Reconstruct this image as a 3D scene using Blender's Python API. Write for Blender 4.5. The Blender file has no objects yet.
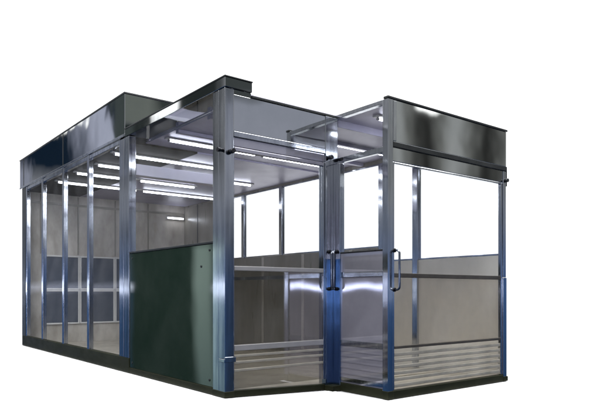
import bpy, bmesh, math, random
from mathutils import Vector
random.seed(7)
R = math.radians
S = bpy.context.scene
COL = S.collection

# ------------------------------------------------------------------ nodes / materials
def mat(name):
    m = bpy.data.materials.new(name); m.use_nodes = True
    nt = m.node_tree
    for n in list(nt.nodes): nt.nodes.remove(n)
    out = nt.nodes.new('ShaderNodeOutputMaterial')
    return m, nt, out

def N(nt, t, **kw):
    n = nt.nodes.new(t)
    for k, v in kw.items(): setattr(n, k, v)
    return n

def ramp(nt, fac, stops, interp='LINEAR'):
    r = N(nt, 'ShaderNodeValToRGB'); cr = r.color_ramp; cr.interpolation = interp
    while len(cr.elements) < len(stops): cr.elements.new(0.5)
    for e, (p, c) in zip(cr.elements, stops):
        e.position = p; e.color = (*c, 1) if len(c) == 3 else c
    nt.links.new(fac, r.inputs[0])
    return r.outputs[0]

def math_n(nt, op, a, b=None, clamp=False):
    n = N(nt, 'ShaderNodeMath', operation=op, use_clamp=clamp)
    for i, v in enumerate((a, b)):
        if v is None: continue
        if isinstance(v, (int, float)): n.inputs[i].default_value = v
        else: nt.links.new(v, n.inputs[i])
    return n.outputs[0]

def surf(name, c1, c2=None, metallic=0.0, rough=0.4, rvar=0.1, scale=(3, 3, 3), bump=0.0, bscale=2.0,
         coat=0.0, fine=0.0, spec=0.5, rust=None):
    """base colour wandering between c1 and c2 in patches, roughness smears, slow panel waviness"""
    m, nt, out = mat(name)
    p = N(nt, 'ShaderNodeBsdfPrincipled')
    p.inputs['Metallic'].default_value = metallic
    p.inputs['Coat Weight'].default_value = coat
    p.inputs['Coat Roughness'].default_value = 0.06
    p.inputs['Specular IOR Level'].default_value = spec
    tc = N(nt, 'ShaderNodeTexCoord')
    mp = N(nt, 'ShaderNodeMapping'); mp.inputs['Scale'].default_value = scale
    nt.links.new(tc.outputs['Object'], mp.inputs[0])
    n1 = N(nt, 'ShaderNodeTexNoise'); n1.inputs['Scale'].default_value = 1.0; n1.inputs['Detail'].default_value = 7
    n1.inputs['Roughness'].default_value = 0.62
    nt.links.new(mp.outputs[0], n1.inputs['Vector'])
    c = ramp(nt, n1.outputs[0], [(0.32, c1), (0.68, c2 or c1)])
    nt.links.new(c, p.inputs['Base Color'])
    n2 = N(nt, 'ShaderNodeTexNoise'); n2.inputs['Scale'].default_value = 2.3; n2.inputs['Detail'].default_value = 9
    nt.links.new(mp.outputs[0], n2.inputs['Vector'])
    rr = math_n(nt, 'MULTIPLY_ADD', n2.outputs[0], rvar * 2)
    rr.node.inputs[2].default_value = rough - rvar
    nt.links.new(rr, p.inputs['Roughness'])
    if bump or fine:
        n3 = N(nt, 'ShaderNodeTexNoise'); n3.inputs['Scale'].default_value = bscale; n3.inputs['Detail'].default_value = 1.5
        nt.links.new(tc.outputs['Object'], n3.inputs['Vector'])
        b = N(nt, 'ShaderNodeBump'); b.inputs['Strength'].default_value = 1.0; b.inputs['Distance'].default_value = bump
        nt.links.new(n3.outputs[0], b.inputs['Height'])
        last = b
        if fine:
            n4 = N(nt, 'ShaderNodeTexNoise'); n4.inputs['Scale'].default_value = 60; n4.inputs['Detail'].default_value = 4
            nt.links.new(mp.outputs[0], n4.inputs['Vector'])
            b2 = N(nt, 'ShaderNodeBump'); b2.inputs['Distance'].default_value = fine
            nt.links.new(n4.outputs[0], b2.inputs['Height']); nt.links.new(b.outputs[0], b2.inputs['Normal'])
            last = b2
        nt.links.new(last.outputs[0], p.inputs['Normal'])
    nt.links.new(p.outputs[0], out.inputs[0])
    return m

def glass(name, tint=(0.95, 0.96, 0.97), mirror=0.0, rough=0.02, film=0.03, wav=0.004, filmcol=(0.5, 0.5, 0.52)):
    """clear sheet: transmission + Fresnel gloss (+ a coated mirror share) + a trace of dust"""
    m, nt, out = mat(name)
    tr = N(nt, 'ShaderNodeBsdfTransparent'); tr.inputs[0].default_value = (*tint, 1)
    gl = N(nt, 'ShaderNodeBsdfGlossy'); gl.inputs['Roughness'].default_value = rough
    gl.inputs[0].default_value = (0.95, 0.95, 1, 1)
    df = N(nt, 'ShaderNodeBsdfDiffuse'); df.inputs[0].default_value = (*filmcol, 1)
    tc = N(nt, 'ShaderNodeTexCoord')
    nz = N(nt, 'ShaderNodeTexNoise'); nz.inputs['Scale'].default_value = 1.6; nz.inputs['Detail'].default_value = 1
    nt.links.new(tc.outputs['Object'], nz.inputs['Vector'])
    b = N(nt, 'ShaderNodeBump'); b.inputs['Distance'].default_value = wav
    nt.links.new(nz.outputs[0], b.inputs['Height'])
    nt.links.new(b.outputs[0], gl.inputs['Normal'])
    lw = N(nt, 'ShaderNodeLayerWeight'); lw.inputs[0].default_value = 0.5
    sch = math_n(nt, 'MULTIPLY', math_n(nt, 'POWER', lw.outputs['Facing'], 5.0), 0.16 if mirror > 0.05 else 0.10)
    fac = math_n(nt, 'ADD', sch, mirror + 0.006, True)
    mx = N(nt, 'ShaderNodeMixShader')
    nt.links.new(fac, mx.inputs[0]); nt.links.new(tr.outputs[0], mx.inputs[1]); nt.links.new(gl.outputs[0], mx.inputs[2])
    n2 = N(nt, 'ShaderNodeTexNoise'); n2.inputs['Scale'].default_value = 2.5; n2.inputs['Detail'].default_value = 8
    nt.links.new(tc.outputs['Object'], n2.inputs['Vector'])
    ff = math_n(nt, 'MULTIPLY', ramp(nt, n2.outputs[0], [(0.4, (0.3,)*3), (0.7, (1.6,)*3)]), film)
    mx2 = N(nt, 'ShaderNodeMixShader')
    nt.links.new(ff, mx2.inputs[0]); nt.links.new(mx.outputs[0], mx2.inputs[1]); nt.links.new(df.outputs[0], mx2.inputs[2])
    nt.links.new(mx2.outputs[0], out.inputs[0])
    return m

def emit(name, col, s):
    m, nt, out = mat(name)
    e = N(nt, 'ShaderNodeEmission'); e.inputs[0].default_value = (*col, 1); e.inputs[1].default_value = s
    nt.links.new(e.outputs[0], out.inputs[0]); return m

STEEL = surf('stainless_steel', (0.40, 0.42, 0.46), (0.66, 0.68, 0.71), 1, 0.12, 0.06, (16, 16, 1.0), bump=0.002, bscale=3)
FASCIA = surf('polished_fascia_steel', (0.52, 0.54, 0.55), (0.60, 0.61, 0.62), 1, 0.03, 0.015, (2, 2, 2), bump=0.0035, bscale=1.6)
DARKTRIM = surf('dark_trim', (0.03, 0.033, 0.033), (0.06, 0.063, 0.063), 0.5, 0.3, 0.1, spec=0.3)
BASE = surf('olive_black_base_paint', (0.014, 0.016, 0.008), (0.028, 0.030, 0.016), 0, 0.5, 0.12, (2, 2, 6), spec=0.15)
GREEN = surf('dark_green_panel_paint', (0.012, 0.024, 0.018), (0.024, 0.037, 0.030), 0, 0.03, 0.012, (1.8, 1.8, 1.8), bump=0.0018, bscale=1.2)
LILAC = surf('lilac_steel_sheet', (0.36, 0.355, 0.41), (0.46, 0.45, 0.51), 0.6, 0.03, 0.012, (3, 3, 3), bump=0.0016, bscale=2)
CEIL = surf('lilac_white_ceiling', (0.31, 0.295, 0.40), (0.43, 0.41, 0.53), 0.2, 0.4, 0.1, (1.5, 1.5, 1.5), bump=0.004)
FILTER = surf('olive_ceiling_filter', (0.012, 0.010, 0.004), (0.032, 0.027, 0.012), 0, 0.7, 0.1, (5, 5, 5), fine=0.002, spec=0.1)
BEIGE = surf('beige_wall_panel', (0.32, 0.29, 0.235), (0.60, 0.56, 0.50), 0, 0.35, 0.12, (3.2, 3.2, 1.4), bump=0.004)
BROWN = surf('brown_wall_panel', (0.19, 0.175, 0.14), (0.29, 0.27, 0.23), 0, 0.3, 0.1, (2.5, 2.5, 0.6), bump=0.005)
SLATE = surf('slate_filter_pane', (0.06, 0.068, 0.085), (0.085, 0.095, 0.115), 0, 0.5, 0.15, (4, 4, 4), fine=0.001)
SILVER = surf('silver_rail_paint', (0.34, 0.33, 0.33), (0.44, 0.43, 0.43), 0.2, 0.35, 0.1)
BEAMW = surf('lilac_white_beam', (0.76, 0.74, 0.86), (0.82, 0.80, 0.90), 0, 0.35, 0.1)
PALE = surf('pale_beige_panel', (0.68, 0.64, 0.56), (0.80, 0.76, 0.68), 0, 0.35, 0.12, (2.2, 2.2, 0.7), bump=0.004)
BLUESTEEL = surf('blue_tinted_steel', (0.13, 0.20, 0.31), (0.24, 0.33, 0.47), 1, 0.13, 0.05, (12, 12, 1.0), bump=0.002, bscale=3)
BROWNTRIM = surf('brown_steel_trim', (0.07, 0.062, 0.052), (0.12, 0.108, 0.092), 0.3, 0.35, 0.1, spec=0.3)
WHITE = surf('white_frame_paint', (0.62, 0.61, 0.58), (0.70, 0.69, 0.66), 0, 0.4, 0.1)
FLOORIN = surf('beige_floor_plate', (0.34, 0.305, 0.24), (0.52, 0.475, 0.39), 0, 0.4, 0.15, (3, 3, 3), fine=0.0006)
SLAT = surf('beige_louvre_slat', (0.30, 0.28, 0.235), (0.52, 0.485, 0.41), 0.1, 0.35, 0.1, (4, 14, 14))
BLACK = surf('black_hardware', (0.012, 0.012, 0.015), (0.03, 0.03, 0.035), 0.5, 0.25, 0.1)
CHROME = surf('dark_chrome_handle', (0.20, 0.22, 0.26), (0.28, 0.30, 0.34), 1, 0.16, 0.05)
GLASS = glass('clear_glass')
GLASSW = glass('clear_window_glass', (0.98, 0.98, 0.98), film=0.0)
MIRR = glass('half_mirror_acrylic', (0.80, 0.79, 0.76), mirror=0.18, rough=0.03, film=0.04, wav=0.003)
SMOKE = glass('smoked_acrylic', (0.90, 0.88, 0.84), mirror=0.03, rough=0.04, film=0.06, wav=0.006)
TUBE = emit('fluorescent_tube_glow', (0.88, 0.91, 1.0), 15.0)
PAPER = surf('white_floor_paper', (0.93, 0.93, 0.93), (0.94, 0.94, 0.94), 0, 0.8, 0.05)

# ------------------------------------------------------------------ mesh helpers
def gz(x):                                   # the floor drops 5 cm over the width of the left bay
    return -0.05 * min(max(x / 1.225, 0.0), 1.0)

class MB:
    def __init__(s): s.bm = bmesh.new()
    def box(s, x0, x1, y0, y1, z0, z1, bev=0.004, follow=False, follow_top=False):
        vs = []
        for x in (x0, x1):
            for y in (y0, y1):
                for z, t in ((z0, follow), (z1, follow_top)):
                    vs.append(s.bm.verts.new((x, y, z + (gz(x) if t else 0))))
        idx = [(0,1,3,2),(4,6,7,5),(0,4,5,1),(2,3,7,6),(0,2,6,4),(1,5,7,3)]
        fs = [s.bm.faces.new([vs[i] for i in f]) for f in idx]
        if bev:
            bev = min(bev, 0.3 * min(x1-x0, y1-y0, z1-z0))
            es = list({e for f in fs for e in f.edges})
            bmesh.ops.bevel(s.bm, geom=es, offset=bev, segments=2, affect='EDGES', profile=0.5)
        return s
    def tube(s, pts, r, seg=12, closed_ends=True):
        pts = [Vector(p) for p in pts]; rings = []
        for i, p in enumerate(pts):
            a = pts[max(i-1, 0)]; b = pts[min(i+1, len(pts)-1)]
            t = (b - a).normalized()
            u = t.orthogonal().normalized() if i == 0 else (u - t * u.dot(t)).normalized()
            v = t.cross(u)
            rings.append([s.bm.verts.new(p + r * (math.cos(2*math.pi*k/seg) * u + math.sin(2*math.pi*k/seg) * v)) for k in range(seg)])
        for A, B in zip(rings, rings[1:]):
            for k in range(seg):
                f = s.bm.faces.new((A[k], A[(k+1) % seg], B[(k+1) % seg], B[k])); f.smooth = True
        s.bm.faces.new(rings[0][::-1]); s.bm.faces.new(rings[-1])
        return s
    def build(s, name, m, parent=None, label=None):
        bmesh.ops.recalc_face_normals(s.bm, faces=s.bm.faces)
        lo = Vector([min(v.co[i] for v in s.bm.verts) for i in range(3)])
        hi = Vector([max(v.co[i] for v in s.bm.verts) for i in range(3)])
        c = (lo + hi) / 2
        me = bpy.data.meshes.new(name)
        bmesh.ops.translate(s.bm, vec=-c, verts=s.bm.verts)
        s.bm.to_mesh(me); s.bm.free()
        me.materials.append(m)
        o = bpy.data.objects.new(name, me); COL.objects.link(o)
        o['world_c'] = tuple(c)
        if parent is not None:
            o.parent = parent
            pc = Vector(parent['world_c'])
            o.location = c - pc
        else: o.location = c
        if label: o['label'] = label
        return o

def box(name, m, parent, *a, label=None, **k): return MB().box(*a, **k).build(name, m, parent, label)

def moved_copy(o, dx, dy, dz=0):             # a part with its own sub-parts, shifted
    c = o.copy(); COL.objects.link(c); c.parent = o.parent
    c.location = o.location + Vector((dx, dy, dz))
    for ch in o.children:
        d = ch.copy(); COL.objects.link(d); d.parent = c
    return c

# ------------------------------------------------------------------ the floor it stands on
def floor_sheet():
    bm = bmesh.new()
    xs = [-0.03, 0.0, 1.18, 1.225, 3.06, 3.10]; ys = [-0.765, -0.035, 0, 3, 6.55, 6.75]
    g = [[bm.verts.new((x, y, gz(x) - 0.006)) for y in ys] for x in xs]
    for i in range(len(xs)-1):
        for j in range(len(ys)-1):
            if j == 0 and i < 2: continue
            bm.faces.new((g[i][j], g[i+1][j], g[i+1][j+1], g[i][j+1]))
    bmesh.ops.delete(bm, geom=[v for v in bm.verts if not v.link_faces], context='VERTS')
    me = bpy.data.meshes.new('floor'); bm.to_mesh(me); bm.free(); me.materials.append(PAPER)
    o = bpy.data.objects.new('floor', me); COL.objects.link(o); o['kind'] = 'structure'
floor_sheet()

# ------------------------------------------------------------------ the booth
cab = bpy.data.objects.new('walk_in_booth', None); COL.objects.link(cab)
cab['label'] = 'long stainless steel and glass walk-in booth with stepped front and lit interior'
cab['category'] = 'booth'
cab['world_c'] = (0, 0, 0)

T = 0.06
FR = -0.729                                   # front plane of the right bay
# --- floor plate inside
MB().box(0.065, 3.015, 0.06, 6.49, 0.012, 0.03, follow=True, follow_top=True).box(1.29, 3.015, FR+0.06, 0.055, 0.012, 0.03, follow=True, follow_top=True).build('floor_plate', FLOORIN, cab)

# --- base rails
box('base_rail', BASE, cab, -0.004, 0.064, 2.03, 6.555, 0.0, 0.165)
box('base_rail', BASE, cab, -0.002, 0.064, 0.210, 2.028, 0.0, 0.06)
box('base_rail', BASE, cab, 0.093, 1.122, 0.002, 0.058, 0.0, 0.055, follow=True, follow_top=True)
box('base_rail', BASE, cab, 1.227, 1.283, FR+0.07, 0.055, -0.05, 0.03)
box('base_rail', BASE, cab, 1.29, 2.995, FR-0.004, FR+0.056, -0.05, 0.02)

for a in ((-0.008, 0.092, -0.008, 0.208, 0.0, 0.05), (1.124, 1.290, -0.108, 0.104, -0.05, 0.002), (1.218, 1.293, FR-0.008, FR+0.069, -0.05, 0.022), (2.992, 3.070, FR-0.010, FR+0.064, -0.05, 0.0)):
    box('post_shoe', BASE, cab, *a)
# --- left wall, rear bay
for y in (3.35, 4.37, 5.39):
    box('post', STEEL, cab, 0.0, T, y-0.035, y+0.035, 0.165, 2.66)
cp = box('corner_post', DARKTRIM, cab, -0.004, 0.07, 6.36, 6.56, 0.165, 2.655)
box('post', STEEL, cab, 0.0, T, 6.27, 6.34, 0.165, 2.655)
box('post', STEEL, cab, -0.002, T+0.02, 2.19, 2.31, 0.165, 2.64)
box('post', STEEL, cab, -0.004, T+0.02, 2.03, 2.175, 0.165, 2.64)
for a, b in ((2.31, 3.315), (3.385, 4.335), (4.405, 5.355), (5.425, 6.27)):
    box('glass_pane', GLASS, cab, 0.026, 0.034, a+0.001, b-0.001, 0.166, 2.659, bev=0)
box('wall_rail', STEEL, cab, 0.006, T-0.006, 2.312, 6.26, 2.60, 2.655)

# --- left wall, front bay
box('lower_panel', GREEN, cab, 0.006, 0.036, 0.206, 2.028, 0.061, 1.325, label='dark green lower panel')
box('panel_trim', DARKTRIM, cab, 0.0, 0.042, 0.206, 2.028, 1.326, 1.346)
box('glass_pane', GLASS, cab, 0.026, 0.034, 0.206, 2.027, 1.347, 2.63, bev=0)

gp = [o for o in cab.children if o.get('label') == 'dark green lower panel'][0]
for y, z in ((0.42, 1.13), (0.27, 1.27), (1.96, 1.27), (0.27, 0.12), (1.96, 0.12)):
    MB().tube([(0.0055, y, z), (0.001, y, z)], 0.011, 10).build('bolt', DARKTRIM, gp)
# --- front left corner
p = box('corner_post', STEEL, cab, 0.0, 0.08, 0.105, 0.205, 0.0, 2.64)
p = box('corner_post', STEEL, cab, -0.003, 0.086, -0.003, 0.102, 0.0, 2.64)
box('bracket', STEEL, p, -0.012, 0.100, -0.018, -0.0035, 0.30, 0.345)
box('bracket', STEEL, p, -0.016, -0.0035, -0.018, 0.08, 0.30, 0.33)
def knob(parent, x, y, z, r=0.021):
    h = MB().tube([(x, y, z), (x, y-0.022, z)], r*0.6).tube([(x, y-0.018, z), (x, y-0.05, z)], r).build('knob', BLACK, parent)
    return h
knob(p, 0.055, -0.003, 2.10); 
MB().tube([(-0.003, 0.05, 2.115), (-0.03, 0.05, 2.115)], 0.016).tube([(-0.026, 0.05, 2.115), (-0.045, 0.05, 2.115)], 0.02).build('knob', BLACK, p)
# roof beam along the left side of the front bay
rb = box('roof_beam', FASCIA, cab, -0.006, 0.27, -0.012, 2.140, 2.645, 2.728)
box('roof_edge_trim', DARKTRIM, rb, -0.012, 0.275, -0.018, 2.139, 2.7285, 2.742)

# --- rear plenum on the roof
pl = MB().box(-0.004, 3.064, 2.146, 6.70, 2.657, 3.14, bev=0.006).build('roof_plenum', FASCIA, cab, 'tall mirror steel box on the rear roof')
MB().box(-0.012, 3.072, 2.138, 6.708, 3.1405, 3.158).build('roof_edge_trim', DARKTRIM, pl)
MB().box(-0.010, -0.0045, 2.14, 6.70, 2.655, 2.685, bev=0.002).build('seam_strip', STEEL, pl)
for y in (4.35, 6.45): MB().box(-0.007, -0.0045, y-0.012, y+0.012, 2.69, 3.135, bev=0).build('seam_strip', DARKTRIM, pl)

# --- front of the left bay: header, fascia, door
fa = box('fascia', FASCIA, cab, 0.088, 1.222, 0.004, 0.03, 2.285, 2.60)
box('roof_edge_trim', DARKTRIM, fa, 0.272, 1.284, -0.006, 0.045, 2.601, 2.624)
box('fascia', FASCIA, cab, 0.088, 0.2715, 0.006, 0.03, 2.601, 2.6445)
hd = box('header_rail', STEEL, cab, 0.088, 1.127, -0.002, 0.06, 2.235, 2.284)
box('header_rail', LILAC, cab, 0.088, 1.127, 0.010, 0.05, 2.155, 2.234)

pc = box('corner_post', STEEL, cab, 1.128, 1.284, -0.003, 0.10, -0.05, 2.6005)
pc2 = box('corner_post', STEEL, cab, 1.224, 1.284, -0.10, -0.004, -0.05, 2.14)
box('blue_sleeve', BLUESTEEL, pc, 1.1265, 1.2232, -0.0055, 0.05, 0.003, 1.22, bev=0.002)  # blue-tinted steel over the post's lower half
box('blue_sleeve', BLUESTEEL, pc2, 1.2215, 1.2865, -0.1025, -0.0058, 0.003, 1.22, bev=0.002)
knob(pc, 1.165, -0.004, 2.20, 0.022)

def door(x0, x1, y, z0, z1, label, rails, pane, kick, railmat, st=0.03):
    d = bpy.data.objects.new('door', None); COL.objects.link(d)
    d['label'] = label; d['world_c'] = ((x0+x1)/2, y, 0.0); d.parent = cab; d.location = d['world_c']
    box('stile', STEEL, d, x0, x0+st, y, y+0.035, z0, z1)
    box('stile', STEEL, d, x1-st, x1, y, y+0.035, z0, z1)
    for a, b, m in rails: box('rail', m, d, x0+st+.001, x1-st-.001, y-0.002, y+0.034, a, b)
    zs = sorted([z0+0.002, z1-0.002] + [v for a, b, m in rails for v in (a-.001, b+.001)])
    gaps = [(zs[i], zs[i+1]) for i in range(0, len(zs), 2)]
    for i, (a, b) in enumerate(gaps):
        if b - a < 0.05: continue
        if i == 0 and kick: continue
        box('glass_pane', pane(i), d, x0+st+.002, x1-st-.002, y+0.013, y+0.021, a, b, bev=0)
    return d

dl = door(0.088, 1.126, 0.012, 0.058, 2.153, 'left glass door with mirror-like lower glass',
          [(0.39, 0.44, SILVER), (1.085, 1.125, SILVER), (2.115, 2.151, LILAC)],
          lambda i: (MIRR, MIRR, GLASS, GLASS)[min(i, 3)], False, LILAC, st=0.012)
for z in (0.22, 0.29, 0.345):
    box('slat', SLAT, dl, 0.102, 1.110, 0.013, 0.0235, z-0.011, z+0.011)

def pull(parent, x, y, z0, z1, nx, ny):      # bent bar handle standing off by (nx, ny)
    pts = [(x, y, z1)]
    for k in range(7):
        a = R(90) * k / 6
        pts.append((x+nx*(0.035+0.03*math.sin(a)), y+ny*(0.035+0.03*math.sin(a)), z1-0.03*(1-math.cos(a))))
    for k in range(7):
        a = R(90) * (1 - k / 6)
        pts.append((x+nx*(0.035+0.03*math.sin(a)), y+ny*(0.035+0.03*math.sin(a)), z0+0.03*(1-math.cos(a))))
    pts.append((x, y, z0))
    h = MB().tube(pts, 0.0105).build('handle', CHROME, parent)
    for z in (z0, z1): MB().tube([(x, y, z), (x+nx*0.012, y+ny*0.012, z)], 0.019).build('handle_plate', BLACK, parent)
pull(pc, 1.172, -0.0058, 0.93, 1.29, 0, -1)
pull(pc2, 1.2212, -0.055, 0.93, 1.29, -1, 0)

# --- side of the right bay (faces left)
pd = box('corner_post', STEEL, cab, 1.222, 1.288, FR-0.002, FR+0.066, -0.05, 2.6105)
box('roof_rail', STEEL, cab, 1.224, 1.28, FR+0.067, -0.001, 2.575, 2.612)
box('wall_rail', STEEL, cab, 1.228, 1.276, FR+0.067, -0.001, 2.145, 2.195)
box('glass_pane', GLASS, cab, 1.246, 1.254, FR+0.068, -0.002, 2.197, 2.573, bev=0)
box('glass_pane', GLASS, cab, 1.246, 1.254, FR+0.068, -0.102, 1.285, 2.143, bev=0)
sp = box('lower_panel', LILAC, cab, 1.236, 1.262, FR+0.067, -0.101, 0.031, 1.27, label='polished lilac steel lower panel')
box('panel_trim', DARKTRIM, sp, 1.230, 1.268, FR+0.067, -0.101, 1.271, 1.283)
box('rail', STEEL, sp, 1.228, 1.2355, FR+0.07, -0.104, 1.04, 1.09, bev=0.003)
box('rail', STEEL, sp, 1.228, 1.2355, FR+0.07, -0.104, 0.39, 0.44, bev=0.003)
box('rail', STEEL, sp, 1.228, 1.2355, FR+0.07, -0.104, 0.05, 0.085, bev=0.003)

for z in (0.125, 0.18, 0.235, 0.29, 0.34):
    box('slat', LILAC, sp, 1.2330, 1.2355, FR+0.07, -0.104, z-0.008, z+0.008, bev=0.0015)
# --- front of the right bay
fb = box('fascia', FASCIA, cab, 1.29, 3.055, FR+0.002, FR+0.028, 2.238, 2.61, label='long mirror steel fascia above the right door')
box('roof_edge_trim', DARKTRIM, fb, 1.216, 3.064, FR-0.010, FR+0.05, 2.611, 2.632)
box('seam_strip', STEEL, fb, 1.29, 1.33, FR-0.004, FR+0.0018, 2.245, 2.60, bev=0.002)
box('header_rail', DARKTRIM, cab, 1.29, 3.055, FR-0.006, FR+0.05, 2.19, 2.2375)
box('header_panel', FASCIA, cab, 1.29, 2.995, FR+0.008, FR+0.036, 2.065, 2.189)
pe = box('corner_post', STEEL, cab, 2.998, 3.05, FR+0.0, FR+0.055, 1.055, 2.189)
pe2 = box('corner_post', STEEL, cab, 2.997, 3.058, FR-0.003, FR+0.06, -0.05, 1.053)
MB().tube([(3.04, FR-0.001, 2.09), (3.04, FR-0.03, 2.09)], 0.02).box(3.052, 3.07, FR, FR+0.03, 2.03, 2.24).build('hinge', DARKTRIM, pe)
dr = door(1.292, 2.994, FR+0.010, 0.022, 2.062, 'wide right glass door with slatted bottom',
          [(0.39, 0.415, BROWNTRIM), (1.03, 1.07, BROWNTRIM), (2.045, 2.060, STEEL)],
          lambda i: (SMOKE, SMOKE, GLASS, GLASS)[min(i, 3)], True, DARKTRIM, st=0.026)
zz = 0.045
while zz < 0.37:
    box('slat', SLAT, dr, 1.322, 2.964, FR+0.014, FR+0.040, zz, zz+0.030)
    zz += 0.056
pull(dr, 1.312, FR+0.010, 0.92, 1.27, 0, -1)

# --- right wall
rw = MB()
rw.box(3.02, 3.058, 1.081, 6.50, 0.0, 1.48, follow=True)
box('side_wall', PALE, cab, 3.02, 3.058, FR+0.06, 1.08, -0.05, 1.29, label='pale beige lower side wall of the right bay')
rw.box(3.02, 3.058, 4.80, 6.50, 1.4805, 2.5745)
w = rw.build('side_wall', BROWN, cab)
for k, y in enumerate((5.35, 5.95)):
    box('seam_strip', DARKTRIM, w, 3.012, 3.019, y-0.012, y+0.012, 0.04, 2.59, bev=0.002)
for y in (1.65, 2.7, 3.75, 4.7):
    box('seam_strip', BEIGE, w, 3.010, 3.019, y-0.03, y+0.03, 0.04, 1.47, bev=0.002)
box('wall_rail', STEEL, cab, 3.004, 3.0195, 1.125, 6.49, 1.10, 1.16)
box('wall_rail', BROWN, cab, 3.0205, 3.062, FR+0.07, 6.50, 2.575, 2.655)
posts = (4.76, 4.35, 3.26, 2.13, 1.08)
for y in posts: box('post', STEEL, cab, 3.006, 3.064, y-0.04, y+0.04, 1.29 if y < 1.1 else 1.481, 2.574)
box('post', STEEL, cab, 2.99, 3.055, 0.45, 0.53, -0.02, 2.574)
edges = [(4.39, 4.72, 1.481), (3.30, 4.31, 1.481), (2.17, 3.22, 1.481), (1.12, 2.09, 1.481), (0.53, 1.04, 1.291), (FR+0.07, 0.45, 1.291)]
for a, b, z in edges:
    fm = MB()
    fm.box(3.022, 3.056, a+.001, b-.001, z, z+0.022).box(3.022, 3.056, a+.001, b-.001, 2.552, 2.574)
    fm.box(3.024, 3.054, a+.001, a+.008, z+0.02, 2.554, bev=0).box(3.024, 3.054, b-.008, b-.001, z+0.02, 2.554, bev=0)
    wf = fm.build('window', STEEL, cab)
    box('glass_pane', GLASSW, wf, 3.036, 3.042, a+.0085, b-.0085, z+0.023, 2.551, bev=0)

# --- back wall with filter panels
bw = box('back_wall', BEIGE, cab, 0.072, 3.058, 6.502, 6.55, 0.0, 2.655, follow=True)
for x in (0.28, 0.92, 1.6, 2.25):
    box('seam_strip', BROWN, bw, x-0.012, x+0.012, 6.493, 6.5015, 1.56, 2.59, bev=0.002)
box('wall_rail', BROWN, bw, 0.08, 3.01, 6.490, 6.5015, 2.42, 2.46, bev=0.002)
def filter_panel(x0, z0):
    fr = MB(); x1 = x0 + 0.64; z1 = z0 + 0.60; t = 0.026
    fr.box(x0, x1, 6.475, 6.5005, z0, z0+t, bev=0.003).box(x0, x1, 6.475, 6.5005, z1-t, z1, bev=0.003)
    fr.box(x0, x0+t, 6.475, 6.5005, z0+t+.0005, z1-t-.0005, bev=0.003).box(x1-t, x1, 6.475, 6.5005, z0+t+.0005, z1-t-.0005, bev=0.003)
    f = fr.build('filter_panel', WHITE, cab)
    box('filter_pad', SLATE, f, x0+t+.001, x1-t-.001, 6.487, 6.5005, z0+t+.001, z1-t-.001, bev=0.003)
    return f
f0 = filter_panel(0.30, 0.335)
for i in range(4):
    for j in range(2):
        if i or j: moved_copy(f0, 0.645*i, 0, 0.605*j)

wl = box('wall_light', WHITE, cab, 2.62, 2.98, 6.44, 6.4895, 2.33, 2.375)
MB().tube([(2.64, 6.425, 2.35), (2.96, 6.425, 2.35)], 0.0135).build('tube', TUBE, wl)
# --- ceilings, cross beam and lights
box('ceiling_panel', FILTER, cab, 0.056, 0.95, 2.20, 6.495, 2.605, 2.655)
box('ceiling_panel', CEIL, cab, 0.951, 3.019, 2.20, 6.495, 2.605, 2.655)
box('ceiling_panel', CEIL, cab, 0.271, 3.019, 0.031, 2.20, 2.625, 2.643)
box('ceiling_panel', CEIL, cab, 1.285, 3.019, FR+0.051, -0.001, 2.590, 2.609)
for y in (0.75, 1.42): box('ceiling_rib', CEIL, cab, 0.275, 3.01, y-0.03, y+0.03, 2.585, 2.624)
cbm = box('cross_beam', BEAMW, cab, 0.085, 1.28, 2.04, 2.17, 2.215, 2.34)
box('hanger', STEEL, cbm, 1.22, 1.27, 2.08, 2.13, 2.3405, 2.624)
box('cross_beam', CEIL, cab, 1.29, 3.015, 0.0, 0.03, 2.52, 2.6245)
def light(y, z, x0=0.10, x1=2.92):
    h = box('ceiling_light', WHITE, cab, x0, x1, y-0.035, y+0.035, z+0.004, z+0.022)
    n = 2 if x1 - x0 > 1.8 else 1
    for k in range(n):
        a = x0 + 0.03 + (x1-x0-0.06) * k / n; b = x0 + 0.03 + (x1-x0-0.06) * (k+1) / n - (0.09 if k < n-1 else 0)
        t = MB().tube([(a+0.02, y, z-0.010), (b-0.02, y, z-0.010)], 0.0125).build('tube', TUBE, h)
        for q in (a, b-0.02): MB().tube([(q, y, z-0.010), (q+0.0195, y, z-0.010)], 0.014).build('end_cap', SILVER, h)
    return h
light(5.08, 2.582, 0.10, 2.90)
light(4.22, 2.582, 0.10, 2.05)
light(3.50, 2.582, 0.14, 2.65)
light(2.72, 2.582, 0.06, 1.60)
L1 = light(1.78, 2.602, 0.32, 2.92)
moved_copy(L1, 0, -1.0, 0)
light(-0.35, 2.567, 1.45, 2.9)

# ------------------------------------------------------------------ made-up surround (world), shaped for light and reflections
W = bpy.data.worlds.new('World'); S.world = W; W.use_nodes = True
nt = W.node_tree
for n in list(nt.nodes): nt.nodes.remove(n)
out = N(nt, 'ShaderNodeOutputWorld'); bg = N(nt, 'ShaderNodeBackground')
nt.links.new(bg.outputs[0], out.inputs[0])
tc = N(nt, 'ShaderNodeTexCoord'); sx = N(nt, 'ShaderNodeSeparateXYZ')
nt.links.new(tc.outputs['Generated'], sx.inputs[0])
X, Y, Z = sx.outputs
az = math_n(nt, 'MULTIPLY', math_n(nt, 'ARCTAN2', Y, X), 180/math.pi)          # -180..180
el = math_n(nt, 'MULTIPLY', math_n(nt, 'ARCSINE', Z), 180/math.pi)
def rng(v, a, b): 
    n = N(nt, 'ShaderNodeMapRange', clamp=True); nt.links.new(v, n.inputs[0])
    n.inputs[1].default_value = a; n.inputs[2].default_value = b; return n.outputs[0]
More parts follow.
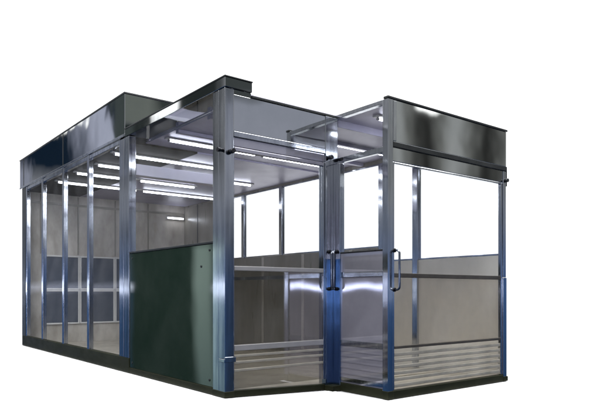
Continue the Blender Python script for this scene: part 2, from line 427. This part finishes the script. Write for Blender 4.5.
def mix(f, a, b):
    n = N(nt, 'ShaderNodeMix', data_type='RGBA')
    nt.links.new(f, n.inputs['Factor'])
    for k, v in (('A', a), ('B', b)):
        s = [i for i in n.inputs if i.name == k and i.type == 'RGBA'][0]
        if isinstance(v, tuple): s.default_value = (*v, 1)
        else: nt.links.new(v, s)
    return [o for o in n.outputs if o.type == 'RGBA'][0]
def band(v, a, b, s):                         # 1 inside a..b, soft edges s
    return math_n(nt, 'MULTIPLY', rng(v, a-s, a+s), rng(v, b+s, b-s))
# dark hall: grey above, blue floor below, bright strip added at the horizon for post highlights
e01 = rng(el, -30, 60)                        # 0.333 = horizon
hall = ramp(nt, e01, [(0.0, (0.015, 0.03, 0.06)), (0.20, (0.025, 0.055, 0.12)), (0.30, (0.04, 0.095, 0.22)),
                      (0.345, (0.075, 0.145, 0.32)), (0.40, (0.21, 0.235, 0.29)), (0.46, (0.36, 0.37, 0.395)), (0.6, (0.26, 0.265, 0.275)), (1.0, (0.35, 0.35, 0.38))])
# tones put in for the left-hand faces to reflect: dark navy high up with one pale patch
nz = N(nt, 'ShaderNodeTexNoise'); nz.inputs['Scale'].default_value = 5; nz.inputs['Detail'].default_value = 2
nt.links.new(tc.outputs['Generated'], nz.inputs['Vector'])
left = math_n(nt, 'MULTIPLY', band(az, 92, 119.0, 0.8), rng(el, 9, 11))
hall = mix(left, hall, (0.008, 0.018, 0.035))
hall = mix(math_n(nt, 'MULTIPLY', band(az, 111.2, 118.5, 0.3), rng(el, 10, 12)), hall, (0.07, 0.085, 0.085))
hall = mix(math_n(nt, 'MULTIPLY', band(az, 113.2, 121, 0.5), rng(el, 9, 12)), hall, (0.03, 0.036, 0.036))
sl = math_n(nt, 'ADD', az, math_n(nt, 'MULTIPLY', el, 0.25))
hall = mix(math_n(nt, 'MULTIPLY', math_n(nt, 'MULTIPLY', rng(sl, 110.6, 113.6), rng(sl, 115.0, 114.6)), band(el, 10.6, 16.6, 0.5)), hall, (0.50, 0.53, 0.66))
# pale patch put in to reflect at the plenum's far end
hall = mix(math_n(nt, 'MULTIPLY', band(az, 103.1, 104.3, 0.25), band(el, 6.5, 10.8, 0.8)), hall, (0.30, 0.32, 0.40))
# light and dark stripes added for the front faces to reflect
wv = math_n(nt, 'MULTIPLY_ADD', math_n(nt, 'SINE', math_n(nt, 'MULTIPLY_ADD', az, 1.16)), 0.5)
wv.node.inputs[2].default_value = 0.5
math_sin_in = wv.node.inputs[0].links[0].from_node.inputs[0].links[0].from_node
math_sin_in.inputs[2].default_value = 0.6
stripes = ramp(nt, wv, [(0.0, (0.035, 0.036, 0.034)), (0.5, (0.19, 0.195, 0.185)), (1.0, (0.42, 0.435, 0.43))])
hall = mix(math_n(nt, 'MULTIPLY', band(az, -45.5, -25, 0.6), rng(el, 7, 10)), hall, stripes)
hall = mix(math_n(nt, 'MULTIPLY', band(az, -60, -46, 1.5), rng(el, 8, 11)), hall, (0.38, 0.40, 0.47))
hall = mix(math_n(nt, 'MULTIPLY', band(az, -61, -54, 0.6), rng(el, 17.4, 18.2)), hall, (0.07, 0.08, 0.08))
hall = mix(math_n(nt, 'MULTIPLY', band(az, -75, -61, 0.6), rng(el, 15.0, 15.4)), hall, (0.20, 0.22, 0.20))
hall = mix(math_n(nt, 'MULTIPLY', band(az, -65.0, -61, 0.5), rng(el, 15.0, 15.4)), hall, (0.05, 0.06, 0.058))
hall = mix(math_n(nt, 'MULTIPLY', band(az, -75, -61, 0.6), band(el, 8, 15.2, 0.2)), hall, (0.02, 0.03, 0.03))
strip = math_n(nt, 'MULTIPLY', band(el, 0.1, 0.7, 0.3), rng(az, 85, 100))
hall = mix(strip, hall, (3.2, 3.5, 4.3))
strip3 = math_n(nt, 'MULTIPLY', band(el, 0.25, 0.65, 0.18), band(az, -155, -112, 4))
hall = mix(math_n(nt, 'MULTIPLY', band(az, -58.0, -49.6, 0.4), rng(el, 8, 6.5)), hall, (0.03, 0.03, 0.024))
hall = mix(math_n(nt, 'MULTIPLY', band(az, -155, -112, 4), band(el, -25, 8, 3)), hall, (0.25, 0.24, 0.31))
hall = mix(strip3, hall, (18.0, 20.0, 26.0))  # bright line added to reflect in the side panel and door glass
for a0, a1, e0, e1, v in ((114.9, 117.0, 14.6, 17.8, 2.2),):
    hall = mix(math_n(nt, 'MULTIPLY', band(az, a0, a1, 0.4), band(el, e0, e1, 0.3)), hall, (v, v, v))  # bright spot added as a glint on the roof beam
u = math_n(nt, 'SUBTRACT', el, math_n(nt, 'MULTIPLY', math_n(nt, 'SUBTRACT', az, 107.5), 0.6))
hall = mix(math_n(nt, 'MULTIPLY', band(az, 106.4, 108.6, 0.5), band(u, 14.05, 15.6, 0.2)), hall, (3.0, 3.0, 2.9))  # bright spot added as a glint on the plenum's top edge
u2 = math_n(nt, 'ADD', el, math_n(nt, 'MULTIPLY', math_n(nt, 'ADD', az, 39.1), 0.31))
hall = mix(math_n(nt, 'MULTIPLY', band(az, -40.3, -38.2, 0.5), band(u2, 16.2, 18.5, 0.15)), hall, (3.0, 3.0, 2.9))  # bright spot added as a glint on the right fascia's edge
strip2 = math_n(nt, 'MULTIPLY', band(el, 0.0, 0.7, 0.4), band(az, -49.5, -42, 0.5))
hall = mix(strip2, hall, (0.9, 1.0, 1.2))
hall = mix(math_n(nt, 'MULTIPLY', band(az, 112.95, 120.15, 0.15), rng(el, 6.5, 5.5)), hall, (0.012, 0.018, 0.015))  # dark block added to keep the horizon strip off the green panel
pale = mix(rng(el, -9, 1), (0.55, 0.78, 0.76), (1.35, 1.75, 1.6))
hall = mix(math_n(nt, 'MULTIPLY', band(math_n(nt, 'ADD', az, math_n(nt, 'MULTIPLY', el, 0.03)), 118.6, 120.2, 0.35), band(el, -14, 4.5, 0.6)), hall, pale)  # pale column added to reflect at the green panel's right end
# white backdrop behind the booth
cosb = math_n(nt, 'ADD', math_n(nt, 'MULTIPLY', X, 0.6225), math_n(nt, 'MULTIPLY', Y, 0.7826))
hl = math_n(nt, 'SQRT', math_n(nt, 'ADD', math_n(nt, 'MULTIPLY', X, X), math_n(nt, 'MULTIPLY', Y, Y)))
cb = math_n(nt, 'DIVIDE', cosb, math_n(nt, 'MAXIMUM', hl, 1e-4))
back = math_n(nt, 'MULTIPLY', rng(cb, 0.70, 0.76), math_n(nt, 'MULTIPLY', rng(el, 60, 48), rng(el, -75, -60)))
col = mix(back, hall, (1.55, 1.55, 1.55))
nt.links.new(col, bg.inputs[0]); bg.inputs[1].default_value = 1.0
W.cycles.sampling_method = 'MANUAL'; W.cycles.sample_map_resolution = 2048

# ------------------------------------------------------------------ added lamps: unseen overhead fill to whiten the floor
def fill_light(name, loc, target, size, power):
    d = bpy.data.lights.new(name, 'AREA'); d.shape = 'RECTANGLE'; d.size = size[0]; d.size_y = size[1]; d.energy = power
    o = bpy.data.objects.new(name, d); COL.objects.link(o); o.location = loc
    o.rotation_euler = (Vector(target) - Vector(loc)).to_track_quat('-Z', 'Y').to_euler()
fill_light('fill_lamp', (-3.5, 0.5, 7.5), (-1.0, 1.5, 0), (8, 8), 1300)
fill_light('fill_lamp', (4.5, -2.5, 7.5), (2.8, -0.5, 0), (6, 6), 800)

# ------------------------------------------------------------------ camera
cd = bpy.data.cameras.new('camera'); co = bpy.data.objects.new('camera', cd); COL.objects.link(co)
co.location = (-2.692, -4.407, 0.9); co.rotation_euler = (R(90), 0, -math.asin(0.6225))
cd.sensor_fit = 'HORIZONTAL'; cd.sensor_width = 36; cd.lens = 36 * 603.6 / 600; cd.shift_y = 90.5 / 600; cd.clip_end = 500
S.camera = co
S.view_settings.view_transform = 'Standard'; S.view_settings.look = 'None'
S.view_settings.exposure = 0; S.view_settings.gamma = 1; S.view_settings.use_curve_mapping = False
S.cycles.transparent_max_bounces = 48; S.cycles.max_bounces = 14; S.cycles.glossy_bounces = 8
for o in bpy.data.objects:
    if 'world_c' in o: del o['world_c']
